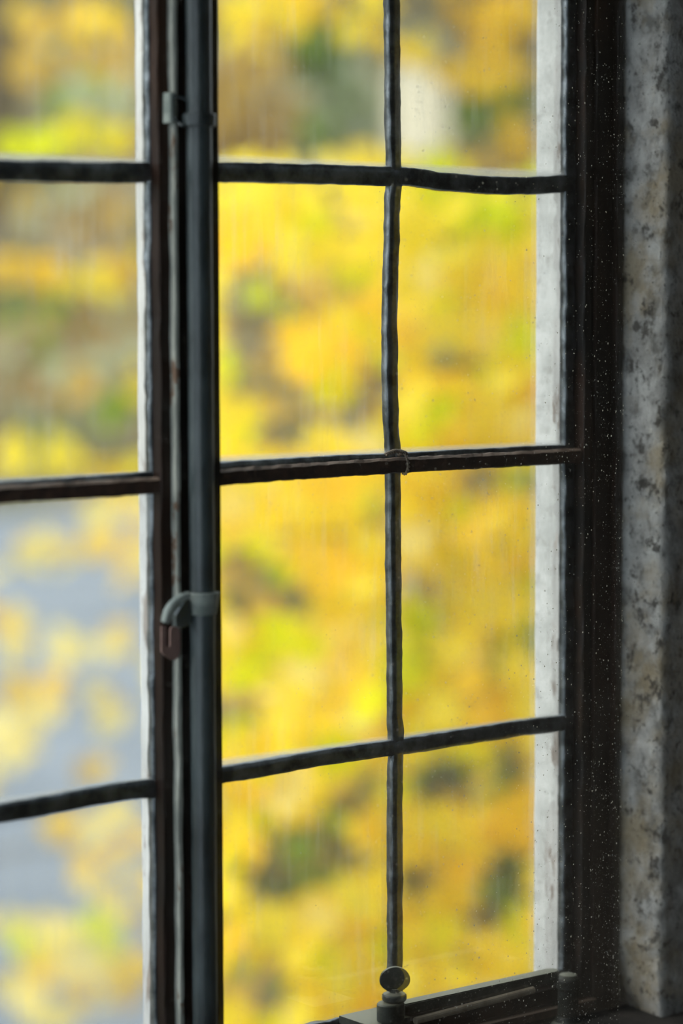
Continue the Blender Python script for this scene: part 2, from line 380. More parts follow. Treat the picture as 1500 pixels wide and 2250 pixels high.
# ---- stone surrounds left, above and below (out of the photograph's frame)
slab('trim_3', XLL - 0.11, XLL - 0.012, WI, D, ZB - 0.13, ZT + 0.06, MAT['stone'], 'limestone jamb at the far left of the left light', 'stone jamb')
slab('trim_4', XLL - 0.11, XR + 0.5, WI, D, ZT + 0.0125, ZT + 0.08, MAT['stone'], 'limestone lintel above both lights', 'lintel')
bm = bmesh.new()
box(bm, XLL - 0.11, XR + 0.40, -0.16, -0.0135, Z_SILL - 0.05, Z_SILL)
box(bm, XLL - 0.11, XR + 0.10, -0.0135, D + 0.05, Z_SILL - 0.05, ZB - 0.0255)
tag(link('trim_5', bm, MAT['sill']), 'dark grimy inner sill at the foot of the window', 'sill', kind='structure')

# ------------------------------------------------------------------ lights (casements)
CAME = [(-0.0052, 0.0022), (-0.0046, 0.0033), (-0.0018, 0.0038), (0.0018, 0.0038), (0.0046, 0.0033), (0.0052, 0.0022),
        (0.0052, -0.0024), (0.0044, -0.0032), (0.0, -0.0036), (-0.0044, -0.0032), (-0.0052, -0.0024)]
def came(name, pts, parent, wide=1.0, seed=0.0, n=40, jit=0.0009, label=None):
    bm = bmesh.new()
    P = spline(pts, n)
    prof = [(a * wide, b) for a, b in CAME]
    sweep(bm, P, prof, jit=jit, seed=seed, freq=75)
    return link(name, bm, MAT['lead'], parent, smooth=True)

def pane(x0, x1, z0, z1, m, parent):
    bm = bmesh.new(); box(bm, x0, x1, GL_Y0, GL_Y1, z0, z1)
    return link('pane', bm, m, parent)

def joint(c, r, parent, seed):
    bm = bmesh.new(); bmesh.ops.create_uvsphere(bm, u_segments=14, v_segments=9, radius=1.0)
    for v in bm.verts:
        q = v.co.copy(); f = 1 + noise.noise(q * 1.6 + Vector((seed, 0, 0))) * 0.35
        v.co = Vector((q.x * r * f, q.y * 0.0047, q.z * r * f)) + c
    return link('solder_joint', bm, MAT['lead'], parent, smooth=True)

win_R = thing('window_2', 'right-hand leaded casement with eight clear panes in black lead', 'window', kind='structure')
win_L = thing('window_1', 'left-hand leaded light with hazy panes, cut off by the photo edge', 'window', kind='structure')

# vertical came of the right light, with its wobble
vx = [(866, -260), (869, -60), (870, 0), (871, 120), (872, 250), (874, 350), (876, 385), (872, 450), (869, 560), (866, 640), (865, 730), (866, 850), (869, 930), (872, 985), (873, 1040), (873, 1180), (874, 1300), (876, 1450), (877, 1580), (879, 1640), (877, 1720), (877, 1900), (877, 2050), (877, 2200), (876, 2420)]
vp = [at(x - 3, y, -0.0035) for x, y in vx]; vp = [Vector((p.x, 0, p.z)) for p in vp]
came('came', vp, win_R, 1.0, 1.0, 10)
def vxz(z):
    for a, b in zip(vp, vp[1:]):
        if b.z <= z <= a.z: return a.x + (b.x - a.x) * (a.z - z) / (a.z - b.z)
    return vp[-1].x
# horizontal cames of the right light, traced by their centre line
def hline(pts): return [Vector((q.x, 0, q.z)) for q in (at(x, y, -0.0035) for x, y in pts)]
h1a = hline([(440, 377), (500, 378), (600, 380), (720, 383), (820, 386), (876, 387)])
h1b = hline([(876, 386), (920, 390), (980, 399), (1060, 405), (1140, 408), (1200, 406), (1255, 402)])
h2a = hline([(440, 1038), (520, 1030), (700, 1019), (876, 1011)])
h2b = hline([(876, 1011), (1000, 1004), (1130, 997), (1255, 991)])
h3a = hline([(440, 1712), (560, 1693), (700, 1668), (800, 1653), (877, 1643)])
h3b = hline([(877, 1643), (960, 1630), (1060, 1614), (1160, 1599), (1255, 1587)])
came('came', h1a, win_R, 1.28, 2.0, 12, 0.0007); came('came', h1b, win_R, 1.22, 3.0, 12, 0.0007)
came('came', h2a, win_R, 0.95, 4.0, 12, 0.0006); came('came', h2b, win_R, 0.95, 5.0, 12, 0.0006)
came('came', h3a, win_R, 1.08, 6.0, 12, 0.0006); came('came', h3b, win_R, 1.12, 7.0, 12, 0.0006)
for i, c in enumerate((h1a[-1], h2a[-1], h3a[-1])):
    joint(c, 0.0080, win_R, i * 4.4)
# border cames and panes
zr = [ZT, (h1a[-1].z + h1b[-1].z) / 2, h2a[-1].z, h3a[-1].z, ZB]
zc = [None, h1a[-1].z, h2a[-1].z, h3a[-1].z]
xc = vxz(1.45)
for k in range(4):
    for s in (0, 1):
        a, b = (XL - 0.012, xc) if s == 0 else (xc, XR + 0.006)
        pane(a, b, zr[k + 1], zr[k], MAT['glass'], win_R)
def border(pts, parent, seed, mt='lead', wide=1.0, yb=0.0036):
    bm = bmesh.new(); sweep(bm, spline(pts, 60), [(a * wide, b) for a, b in CAME], jit=0.0014, seed=seed, freq=90)
    return link('border_came', bm, MAT[mt], parent, smooth=True)
xb = XR + 0.0050
border([Vector((xb, 0, ZT)), Vector((xb, 0, 1.65)), Vector((xb, 0, 1.35)), Vector((xb, 0, ZB))], win_R, 8.0)
border([Vector((XL - 0.004, 0, ZT)), Vector((XL - 0.004, 0, 1.4)), Vector((XL - 0.004, 0, ZB))], win_R, 9.0)
border([Vector((XL, 0, ZB + 0.003)), Vector((0.05, 0, ZB + 0.003)), Vector((XR, 0, ZB + 0.003))], win_R, 10.0)
border([Vector((XL, 0, ZT - 0.003)), Vector((0.05, 0, ZT - 0.003)), Vector((XR, 0, ZT - 0.003))], win_R, 11.0)

# saddle bar of the right light: flat iron bar in front of the second came, tied with twisted wire
def saddle(pts, parent):
    bm = bmesh.new()
    prof = [(-0.0052, -0.0025), (-0.0052, 0.0022), (-0.0046, 0.0028), (0.0036, 0.0028), (0.0054, 0.0006), (0.0054, -0.0025)]
    sweep(bm, spline(pts, 40), prof, jit=0.0006, seed=12.0, freq=120)
    return link('saddle_bar', bm, MAT['rust'], parent)
SB = -0.0085
sb = [at(466, 1051, SB), at(650, 1037, SB), at(870, 1023, SB), at(1060, 1013, SB), at(1272, 1001, SB)]
sb = [Vector((p.x, SB, p.z)) for p in sb]
sadR = saddle(sb, win_R)
bm = bmesh.new(); c = at(884, 1018, SB)
loop = []
for k in range(60):
    a = k / 59 * 2 * math.pi * 0.93 - 1.4
    loop.append(Vector((c.x + 0.0016 * math.sin(a * 0.5), SB + math.sin(a) * -0.0050, c.z + math.cos(a) * 0.0072)))
for ph in (0, math.pi):
    pts = []
    for k, p in enumerate(loop):
        t = k * 0.85 + ph
        pts.append(p + Vector((math.cos(t), 0.4 * math.sin(t), math.sin(t))) * 0.0008)
    tube(bm, pts, 0.0007, 6)
for ph in (0, math.pi):     # the twisted tail lying along the bar's top
    pts = []
    for k in range(40):
        s = k / 39; t = k * 0.75 + ph
        base = Vector((c.x - 0.016 + 0.019 * s, SB - 0.001, c.z + 0.0066 + 0.0022 * math.sin(s * math.pi)))
        pts.append(base + Vector((0, math.cos(t), math.sin(t))) * 0.0009)
    tube(bm, pts, 0.0008, 6)
link('tie_wire', bm, MAT['wire'], sadR, smooth=True)

# ---- right casement: iron stile at the right, rails, and the meeting stile behind the rod
bm = bmesh.new()
xs = U(1281, -0.0125)
post(bm, xs, U(1300, -0.0125) + 0.004, -0.0125, 0.0015, ZB - 0.012, ZT + 0.012, seed=1, jit=0.0007)
link('stile', bm, MAT['iron'], win_R)
bm = bmesh.new()
post(bm, U(398, -0.0165), XL, -0.0125, -0.0042, ZB - 0.012, ZT + 0.012, seed=2, jit=0.0008)
link('stile', bm, MAT['iron'], win_R)
for zz in ((ZB - 0.012, ZB - 0.001), (ZT + 0.001, ZT + 0.012)):
    bm = bmesh.new(); box(bm, XL - 0.002, xs, -0.0125, 0.0015, zz[0], zz[1]); link('rail', bm, MAT['iron'], win_R)

# ---- left light
lx = [Vector((XM - 0.167, 0, ZT)), Vector((XM - 0.168, 0, 1.6)), Vector((XM - 0.166, 0, 1.3)), Vector((XM - 0.167, 0, ZB))]
came('came', lx, win_L, 1.0, 21.0, 30)
def hl(pts):
    q = hline(pts); a = q[0]; return [Vector((XLL, 0, a.z - 0.002)), Vector((XLL + 0.1, 0, a.z - 0.001))] + q
came('came', hl([(0, 374), (100, 376), (220, 379), (300, 379), (345, 377)]), win_L, 1.25, 22.0, 12, 0.0007)
came('came', hl([(0, 1076), (150, 1066), (345, 1052)]), win_L, 0.95, 23.0, 12, 0.0006)
came('came', hl([(0, 1788), (80, 1775), (180, 1756), (260, 1742), (320, 1735), (348, 1736)]), win_L, 1.18, 24.0, 12, 0.0006)
zl = [ZT, 1.6435, 1.4435, 1.243, ZB]
for k in range(4):
    for a, b in ((XLL, XM - 0.167), (XM - 0.167, XM + 0.006)):
        pane(a, b, zl[k + 1], zl[k], MAT['glass_hazy' if k >= 2 else 'glass'], win_L)
for k, z in enumerate(zl[1:4]): joint(Vector((XM - 0.167, 0, z)), 0.008, win_L, 30 + k)
sl = [Vector((XLL - 0.004, SB, at(0, 1087, SB).z - 0.002))] + [Vector((p.x, SB, p.z)) for p in (at(0, 1087, SB), at(180, 1077, SB), at(357, 1066, SB))]
saddle(sl, win_L)
border([Vector((XM + 0.005, 0, ZT)), Vector((XM + 0.005, 0, 1.5)), Vector((XM + 0.005, 0, ZB))], win_L, 25.0)
border([Vector((XLL, 0, ZT)), Vector((XLL, 0, 1.5)), Vector((XLL, 0, ZB))], win_L, 26.0)
bm = bmesh.new(); post(bm, U(354, -0.0125), U(377, -0.0125) + 0.008, -0.0125, 0.0015, ZB - 0.012, ZT + 0.012, seed=5, jit=0.0008)
link('stile', bm, MAT['brown'], win_L)
bm = bmesh.new(); post(bm, XLL - 0.012, XLL - 0.001, -0.0125, 0.0015, ZB - 0.012, ZT + 0.012, seed=6)
link('stile', bm, MAT['brown'], win_L)
for zz in ((ZB - 0.012, ZB - 0.001), (ZT + 0.001, ZT + 0.012)):
    bm = bmesh.new(); box(bm, XLL - 0.001, U(354, -0.0125), -0.0125, 0.0015, zz[0], zz[1]); link('rail', bm, MAT['brown'], win_L)

# ---- mullion between the lights: pale outer edge, thin raised fin inside
mul = thing('trim_6', 'dark iron mullion between the two leaded lights with a chipped pale edge', 'mullion', kind='structure')
bm = bmesh.new(); post(bm, XM + 0.0005, XL - 0.022, 0.0022, 0.0125, ZB - 0.02, ZT + 0.012, seed=7, jit=0.0009)
link('outer_fillet', bm, MAT['white'], mul)
bm = bmesh.new(); xf = U(388, -0.0185)
post(bm, xf, xf + 0.0035, -0.0185, -0.004, ZB - 0.012, ZT + 0.012, seed=8, jit=0.0006, bev=0.0006)
link('fin', bm, MAT['fin'], mul)

# ---- fixed outer frame at the right, between casement and stone
fr = thing('trim_7', 'dark red-brown iron frame beside the right-hand stone jamb', 'window frame', kind='structure')
bm = bmesh.new(); xa = U(1306, -0.0150)
post(bm, xa, UA + 0.004, -0.0150, 0.0015, ZB - 0.012, ZT + 0.012, seed=9, jit=0.0006)
link('frame_face', bm, MAT['brown'], fr)
bm = bmesh.new(); xb2 = U(1352, -0.0200)
post(bm, xb2, UA + 0.0012, -0.0200, -0.0145, Z_SILL, ZT + 0.012, seed=10, jit=0.0010)
link('frame_bead', bm, MAT['brown'], fr)
bm = bmesh.new(); box(bm, XLL - 0.012, UA + 0.004, -0.0135, 0.0015, ZB - 0.025, ZB - 0.0125); link('bottom_bar', bm, MAT['brown'], fr)
bm = bmesh.new(); sweep(bm, [Vector((XL, -0.016, ZB - 0.017)), Vector((0.1, -0.016, ZB - 0.017)), Vector((XR + 0.02, -0.016, ZB - 0.017))], [(-0.003, -0.003), (-0.003, 0.003), (0.003, 0.003), (0.003, -0.003)], jit=0.0004); link('bottom_bead', bm, MAT['rust'], fr)

# ------------------------------------------------------------------ long bolt rod with guides and hook
rod = thing('bolt_rod', 'grey-green round bolt rod standing before the dark mullion', 'window bolt')
RW = -0.027
rx = U(443, RW)
bm = bmesh.new(); pts = [Vector((rx + noise.noise(Vector((0, 0, z * 9))) * 0.0004, RW, z)) for z in [ZB - 0.006 + (ZT - ZB + 0.012) * i / 90 for i in range(91)]]
tube(bm, pts, [0.0082 + noise.noise(Vector((3, 1, i * 0.7))) * 0.00025 for i in range(91)], 24)
link('rod', bm, MAT['rod'], rod, smooth=True)
bm = bmesh.new(); box(bm, rx - 0.001, XL, -0.0195, -0.0126, ZB - 0.012, ZT + 0.012)
link('backing_strip', bm, MAT['iron'], rod)
def guide(zc, h, r1, r0, name, lab=None):
    bm = bmesh.new()
    lathe(bm, Vector((rx, RW, zc)), [(r0 * 0.96, -h / 2), (r0, -h / 2 + 0.0006), (r1, h / 2 - 0.0006), (r1 * 0.96, h / 2)], 28)
    box(bm, rx - 0.004, rx + 0.009, -0.021, -0.0126, zc - h / 2, zc + h / 2)
    return link(name, bm, MAT['hook'] if name == 'hook_collar' else MAT['rod'], rod)
zg = at(443, 265, RW).z
g = guide(zg, 0.0080, 0.0112, 0.0108, 'guide')
# small pale latch tab on the fin with a thin curved link to the guide
bm = bmesh.new(); c = at(376, 236, -0.021)
post(bm, c.x - 0.0012, c.x + 0.0032, -0.0215, -0.0125, c.z - 0.0095, c.z + 0.0095, step=0.003, jit=0.0003, bev=0.001)
tabo = link('tab', bm, MAT['hook'], mul)
bm = bmesh.new(); tube(bm, spline([at(384, 212, -0.022), at(402, 216, -0.023), at(410, 222, -0.024)], 6), 0.0009, 8)
tube(bm, spline([at(384, 258, -0.022), at(392, 270, -0.023), at(400, 275, -0.026), at(412, 268, -0.027)], 6), 0.0010, 8)
link('link_wire', bm, MAT['rod'], rod, smooth=True)
zh = at(443, 1325, RW).z
hk = guide(zh, 0.0145, 0.0112, 0.0092, 'hook_collar')
# curved hook swinging down to the left
bm = bmesh.new()
hp = spline([at(418, 1308, -0.034), at(403, 1314, -0.034), at(390, 1328, -0.034), at(380, 1346, -0.034), at(375, 1370, -0.034)], 8)
nH = len(hp)
for i in range(nH): hp[i].y = -0.034 + 0.006 * (i / nH)
sweep(bm, hp, [(-0.0024, -0.0022), (-0.0024, 0.0012), (-0.0016, 0.0020), (0.0016, 0.0020), (0.0024, 0.0012), (0.0024, -0.0022)], scale=lambda t: 0.75 + 0.45 * math.sin(t * 2.6))
link('hook', bm, MAT['hook'], rod, smooth=False)
bm = bmesh.new()
ol = [at(408, 1316, -0.027), at(416, 1318, -0.027), at(420, 1342, -0.027), at(414, 1372, -0.027), at(398, 1380, -0.027), at(385, 1376, -0.027), at(384, 1352, -0.027), at(394, 1334, -0.027)]
plate(bm, [(p.x, p.z) for p in ol], -0.0285, -0.0235)
link('hook_web', bm, MAT['rod'], rod)
# J-shaped keeper plate
bm = bmesh.new()
kp = [(355, 1376), (365, 1376), (365, 1421), (374, 1421), (374, 1383), (378, 1378), (386, 1377), (394, 1382), (397, 1392), (396, 1428), (392, 1443), (385, 1450), (377, 1450), (364, 1442), (355, 1433)]
kq = [at(x, y, -0.0200) for x, y in kp]
plate(bm, [(p.x, p.z) for p in kq], -0.0200, -0.0188)
KP = link('keeper', bm, MAT['keeper'], None)
tag(KP, 'plum-brown J-shaped keeper plate under the bolt hook on the mullion', 'latch keeper')

# ------------------------------------------------------------------ casement stay at the foot of the right light
stay = thing('casement_stay', 'dusty bronze casement stay with round thumbscrew along the bottom rail', 'casement stay')
SW = -0.044
a0, a1 = at(890, 2220, SW), at(1222, 2147, SW)
zA = (a0.z + a1.z) / 2
bm = bmesh.new()
n = 14; ol = []
for k in range(n + 1):
    t = -math.pi / 2 + math.pi * k / n; ol.append((a1.x + 0.0055 * math.cos(t), 0.0052 * math.sin(t)))
ol += [(a0.x, 0.0052), (a0.x, -0.0052)]
vb = [bm.verts.new((x, SW + 0.0052 + y, a1.z + (a0.z - a1.z) * ((a1.x - x) / (a1.x - a0.x)) - 0.0040)) for x, y in ol]
vt = [bm.verts.new((v.co.x, v.co.y, v.co.z + 0.0082)) for v in vb]
bm.faces.new(vb[::-1]); bm.faces.new(vt)
for k in range(len(vb)): bm.faces.new((vb[k], vb[(k + 1) % len(vb)], vt[(k + 1) % len(vb)], vt[k]))
bmesh.ops.bevel(bm, geom=[e for e in bm.edges if abs(e.verts[0].co.z - e.verts[1].co.z) < 0.005], offset=0.0007, segments=2, affect='EDGES')
link('arm', bm, MAT['bronze'], stay)
bm = bmesh.new()
r0, r1 = at(912, 2243, SW - 0.004), at(1171, 2175, SW - 0.004)
tube(bm, [r0, r0.lerp(r1, 0.5), r1], 0.0026, 12); tr = link('slide_rod', bm, MAT['tan'], stay, smooth=False); tr['label'] = 'pale dusty tan rod'
# eye block, collar, thumbscrew
ec = at(866, 2222, SW - 0.004)
bm = bmesh.new(); lathe(bm, ec + Vector((0, 0.004, 0)), [(0.0090, -0.0075), (0.0096, -0.0066), (0.0096, 0.0044), (0.0088, 0.0054)], 32, 1.05, 0.9); eye = link('eye_block', bm, MAT['bronze'], stay, smooth=False)
bm = bmesh.new(); box(bm, ec.x - 0.02, ec.x + 0.016, SW - 0.002, -0.0125, ec.z - 0.0125, ec.z - 0.0072); link('base_plate', bm, MAT['bronze'], stay)
cc = at(866, 2190, SW)
bm = bmesh.new(); lathe(bm, Vector((cc.x, SW, cc.z)), [(0.0040, -0.0050), (0.0040, -0.0028), (0.0080, -0.0024), (0.0085, -0.0012), (0.0085, 0.0012), (0.0078, 0.0022), (0.0030, 0.0030), (0.0028, 0.0055)], 32)
scr = link('thumbscrew', bm, MAT['bronze'], stay, smooth=False)
tc_ = at(867, 2153, SW)
bm = bmesh.new(); n = 40; ol = []
for k in range(n):
    t = 2 * math.pi * k / n; x = 0.0106 * math.cos(t); z = 0.0092 * math.sin(t)
    if z < 0: x *= 1 - 0.55 * (z / 0.0092) ** 4 * 1.0
    ol.append((x, z))
yaw = Matrix.Rotation(-math.radians(30), 3, 'Z')
f0 = [bm.verts.new(yaw @ Vector((x, -0.0016, z)) + tc_) for x, z in ol]; f1 = [bm.verts.new(yaw @ Vector((x, 0.0016, z)) + tc_) for x, z in ol]
bm.faces.new(f0); bm.faces.new(f1[::-1])
for k in range(n): bm.faces.new((f0[k], f1[k], f1[(k + 1) % n], f0[(k + 1) % n]))
bmesh.ops.bevel(bm, geom=[e for e in bm.edges if len(e.link_faces) == 2 and any(len(f.verts) > 10 for f in e.link_faces)], offset=0.0005, segments=2, affect='EDGES')
link('thumb_tab', bm, MAT['bronze'], scr)
# pivot pillar at the right end
pc = at(1248, 2150, SW + 0.013)
bm = bmesh.new(); zb = Z_SILL - pc.z
lathe(bm, pc, [(0.0130, zb), (0.0130, zb + 0.003), (0.0100, zb + 0.006), (0.0078, zb + 0.010), (0.0078, -0.008), (0.0092, -0.0068), (0.0092, -0.001), (0.0082, 0.0006), (0.0064, 0.0030), (0.0030, 0.0040)], 28)
link('pivot_pillar', bm, MAT['pivot'], stay, smooth=False)

# ------------------------------------------------------------------ secondary pane standing in front, and its dust
SY = -0.087
xe = U(1545, SY)
bm = bmesh.new(); box(bm, XLL + 0.02, xe, SY - 0.0015, SY + 0.0015, Z_SILL, ZT + 0.09)
sp = tag(link('secondary_pane', bm, MAT['glass_inner']), 'clear dusty secondary glass pane standing in front of the whole window', 'glass pane')
bm = bmesh.new(); rnd = random.Random(11)
def speck(x, z, r, y):
    h = [bm.verts.new((x + r * c_ * rnd.uniform(.6, 1.2), y, z + r * s_ * rnd.uniform(.6, 1.5))) for c_, s_ in ((1, 0), (.3, .9), (-.8, .6), (-.8, -.6), (.3, -.9))]
    a = bm.verts.new((x, y - r * 0.4, z)); b = bm.verts.new((x, y + r * 0.4, z))
    for k in range(5): bm.faces.new((h[k], h[(k + 1) % 5], a)); bm.faces.new((h[(k + 1) % 5], h[k], b))
x_lo = U(820, SY)
for k in range(9000):
    u_ = rnd.random()
    x = x_lo + (U(1372, SY) - x_lo) * (1 - u_ ** 1.6)
    z = Z_SILL + 0.005 + (ZT - Z_SILL) * rnd.random() ** 1.5
    if noise.noise(Vector((x * 40, 0, z * 14))) < -0.15 and rnd.random() < .7: continue
    speck(x, z, 0.00014 + 0.00055 * rnd.random() ** 5, SY + 0.0018)
tag(link('dust_specks', bm, MAT['dust'], sp), kind='stuff')

# ------------------------------------------------------------------ outside: ground, path, bank
GZ = -1.5
bm = bmesh.new(); grid = []
for j in range(41):
    row = []
    for i in range(61):
        x = -40 + 140 * i / 60; y = 1.5 + 90 * (j / 40) ** 1.4
        dd = math.hypot(x - CAM.x, y - CAM.y)
        z = GZ + max(0, y - 32) * 0.45 + max(0, y - 32) ** 1.25 * 0.03 + noise.noise(Vector((x * .2, y * .2, 0))) * 0.1
        row.append(bm.verts.new((x, y, z)))
    grid.append(row)
for j in range(40):
    for i in range(60): bm.faces.new((grid[j][i], grid[j][i + 1], grid[j + 1][i + 1], grid[j + 1][i]))
tag(link('ground', bm, MAT['bank'], smooth=True), 'leaf-strewn autumn bank rising behind the trees outside', 'ground', kind='structure')
def gpt(px, py, lift=0.0):
    r = FW * FPX + RT * (px - 750) + UP * (1125 - py); t = (GZ + lift - CAM.z) / r.z; return CAM + r * t
bm = bmesh.new()
vs = [gpt(-200, 1090, .14), gpt(420, 1090, .14), gpt(440, 1700, .14), gpt(450, 2345, .14), gpt(-200, 2345, .14)]
top = [bm.verts.new(v) for v in vs]; bot = [bm.verts.new(v - Vector((0, 0, .4))) for v in vs]
bm.faces.new(top[::-1]); bm.faces.new(bot)
for k in range(5): bm.faces.new((top[k], top[(k + 1) % 5], bot[(k + 1) % 5], bot[k]))
tag(link('road', bm, MAT['asphalt']), 'blurred blue-grey road seen through the lower left panes', 'road', kind='structure')

# ------------------------------------------------------------------ leaves and trees
def leaf_mesh(name, outline, fold):
    me = bpy.data.meshes.new(name)
    V = [(0, 0, 0)] + [(x, y, abs(x) * fold) for x, y in outline]
    n = len(outline)
    me.from_pydata(V, [], [(0, k + 1, (k + 1) % n + 1) for k in range(n)])
    return me
maple = [(0, -.5), (.16, -.28), (.46, -.30), (.36, -.08), (.55, .14), (.26, .14), (.18, .30), (0, .56), (-.18, .30), (-.26, .14), (-.55, .14), (-.36, -.08), (-.46, -.30), (-.16, -.28)]
ovate = [(0, -.5), (.2, -.36), (.33, -.1), (.28, .16), (.14, .38), (0, .56), (-.14, .38), (-.28, .16), (-.33, -.1), (-.2, -.36)]
LM = {}
for k, m in LEAF.items():
    for nm, ol in (('maple', maple), ('ovate', ovate)):
        me = leaf_mesh(nm + '_leaf', ol, 0.22); me.materials.append(m); LM[k, nm] = me

class Plant:
    def __init__(self, name, label, cat, base, group=None, limit=300):
        self.root = thing(name, label, cat, group); self.root.location = base; self.base = base
        self.n = 0; self.limit = limit; self.rest = {}
    def leaf(self, p, size, cls, shape, rnd):
        face = (CAM - p).normalized()
        nrm = (face * rnd.uniform(0.2, 1.0) + Vector((rnd.gauss(0, .55), rnd.gauss(0, .55), rnd.gauss(.35, .5)))).normalized()
        q = nrm.to_track_quat('Z', 'Y').to_matrix() @ Matrix.Rotation(math.pi + rnd.gauss(0, .9), 3, 'Z')
        if self.n < self.limit:
            o = bpy.data.objects.new('leaf', LM[cls, shape]); COL.objects.link(o); o.parent = self.root
            mm = q.to_4x4() @ Matrix.Scale(size, 4); mm.translation = p - self.base; o.matrix_local = mm
            self.n += 1
        else:
            V, Fc = self.rest.setdefault(cls, ([], [])); b = len(V); me = LM[cls, shape]
            for v in me.vertices: V.append(q @ (v.co * size) + p - self.base)
            for f in me.polygons: Fc.append([b + i for i in f.vertices])
    def wood(self, name, pts, r):
        bm = bmesh.new(); tube(bm, [p - self.base for p in pts], r, 9); return link(name, bm, MAT['bark'], self.root, smooth=True)
    def done(self):
        for cls, (V, Fc) in self.rest.items():
            me = bpy.data.meshes.new('foliage'); me.from_pydata(V, [], Fc); me.materials.append(LEAF[cls])
            o = bpy.data.objects.new('foliage', me); COL.objects.link(o); o.parent = self.root; o['kind'] = 'stuff'

def inside(px, py, e, m=0): return ((px - e[0]) / (e[2] + m)) ** 2 + ((py - e[1]) / (e[3] + m)) ** 2

# --- the big yellow tree that fills the right light. Gaps let the bank show; tints name leaf colours.
gaps = [(585, 640, 75, 60), (520, 720, 45, 160), (600, 870, 40, 120), (590, 1300, 110, 60), (520, 1265, 60, 40), (930, 1320, 60, 70), (700, 1880, 110, 75), (600, 1940, 60, 35), (735, 1800, 40, 70),
        (955, 1715, 70, 50), (795, 1740, 50, 45), (920, 1935, 60, 30), (1125, 1930, 45, 65), (1100, 1060, 110, 40), (830, 1120, 40, 40), (1060, 2010, 50, 40), (560, 2160, 90, 60), (500, 1560, 50, 55), (720, 640, 60, 50), (700, 900, 80, 40), (820, 830, 50, 60), (990, 790, 60, 40)]
tints = [('l', 500, 940, 60, 55), ('l', 520, 1200, 70, 40), ('l', 1060, 480, 80, 70), ('l', 1000, 900, 60, 40), ('l', 690, 1400, 40, 60), ('n', 1130, 1440, 42, 48), ('l', 560, 1500, 70, 50), ('l', 900, 1480, 40, 70), ('n', 800, 1130, 30, 30),
         ('l', 1090, 1690, 60, 80), ('n', 1110, 1730, 35, 50), ('l', 580, 1800, 60, 40), ('g', 560, 1890, 60, 50), ('g', 1080, 1530, 80, 60), ('g', 700, 780, 90, 60), ('g', 620, 740, 60, 60), ('g', 520, 520, 60, 80), ('g', 720, 1240, 60, 40),
         ('p', 700, 900, 60, 40), ('g', 1130, 1830, 80, 60), ('p', 720, 1440, 90, 80), ('l', 1010, 1700, 30, 60), ('y', 510, 870, 60, 70)]
T1 = Plant('yellow_maple', 'tall maple crowded with bright yellow leaves outside the right-hand panes', 'tree', Vector((gpt(1500, 2000).x + 1.0, 3.6, GZ)))
rnd = random.Random(3); cand = []
for k in range(3000):
    px = rnd.uniform(380, 1420); py = rnd.uniform(360, 2500)
    g_ = min(inside(px, py, e, 20) for e in gaps)
    if g_ < 1.0 + rnd.uniform(-.25, .15):          # duller inner leaves in the gaps of the crown
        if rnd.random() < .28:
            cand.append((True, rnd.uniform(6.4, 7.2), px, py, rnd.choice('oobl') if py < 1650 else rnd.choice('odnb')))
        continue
    if py < 430 and rnd.random() < .5: continue
    cls = rnd.choices('ygpl', (68, 14, 10, 8))[0]
    for t_ in tints:
        if inside(px, py, t_[1:]) < 1 and rnd.random() < .85: cls = t_[0]
    inframe = 470 < px < 1240 and 0 < py < 2250
    dist = rnd.uniform(4.7, 6.3)
    cand.append((not inframe, dist, px, py, cls))
cand.sort()
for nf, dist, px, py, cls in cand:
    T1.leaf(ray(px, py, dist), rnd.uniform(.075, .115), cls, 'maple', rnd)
tb = T1.base
tr_top = ray(1700, -300, 5.8)
T1.wood('trunk', spline([tb, tb.lerp(tr_top, .5) + Vector((.1, .05, 0)), tr_top], 8), [0.11 - 0.06 * i / 16 for i in range(17)])
for (y0, x1, y1, x2, y2) in ((300, 1100, 520, 520, 480), (800, 1050, 800, 560, 860), (1250, 1000, 1180, 540, 1180), (1650, 1050, 1560, 520, 1450), (2100, 1040, 1900, 560, 1800), (2300, 1000, 2100, 520, 2080)):
    T1.wood('branch', spline([ray(1690, y0 + 150, 5.8), ray(1400, y0, 5.7), ray(x1, y1, 5.5), ray(x2, y2, 5.4)], 6), [0.022 - 0.018 * i / 18 for i in range(19)])
T1.done()

def cluster(plant, blobs, dist, spread, size, shape, seed, dens=1.0):
    r_ = random.Random(seed)
    for (cls, px, py, rx_, ry_, n) in blobs:
        for k in range(int(n * dens)):
            while True:
                a, b = r_.uniform(-1, 1), r_.uniform(-1, 1)
                if a * a + b * b < 1: break
            c_ = r_.choice(cls)
            plant.leaf(ray(px + a * rx_, py + b * ry_, dist + r_.uniform(-spread, spread)), r_.uniform(*size), c_, shape, r_)

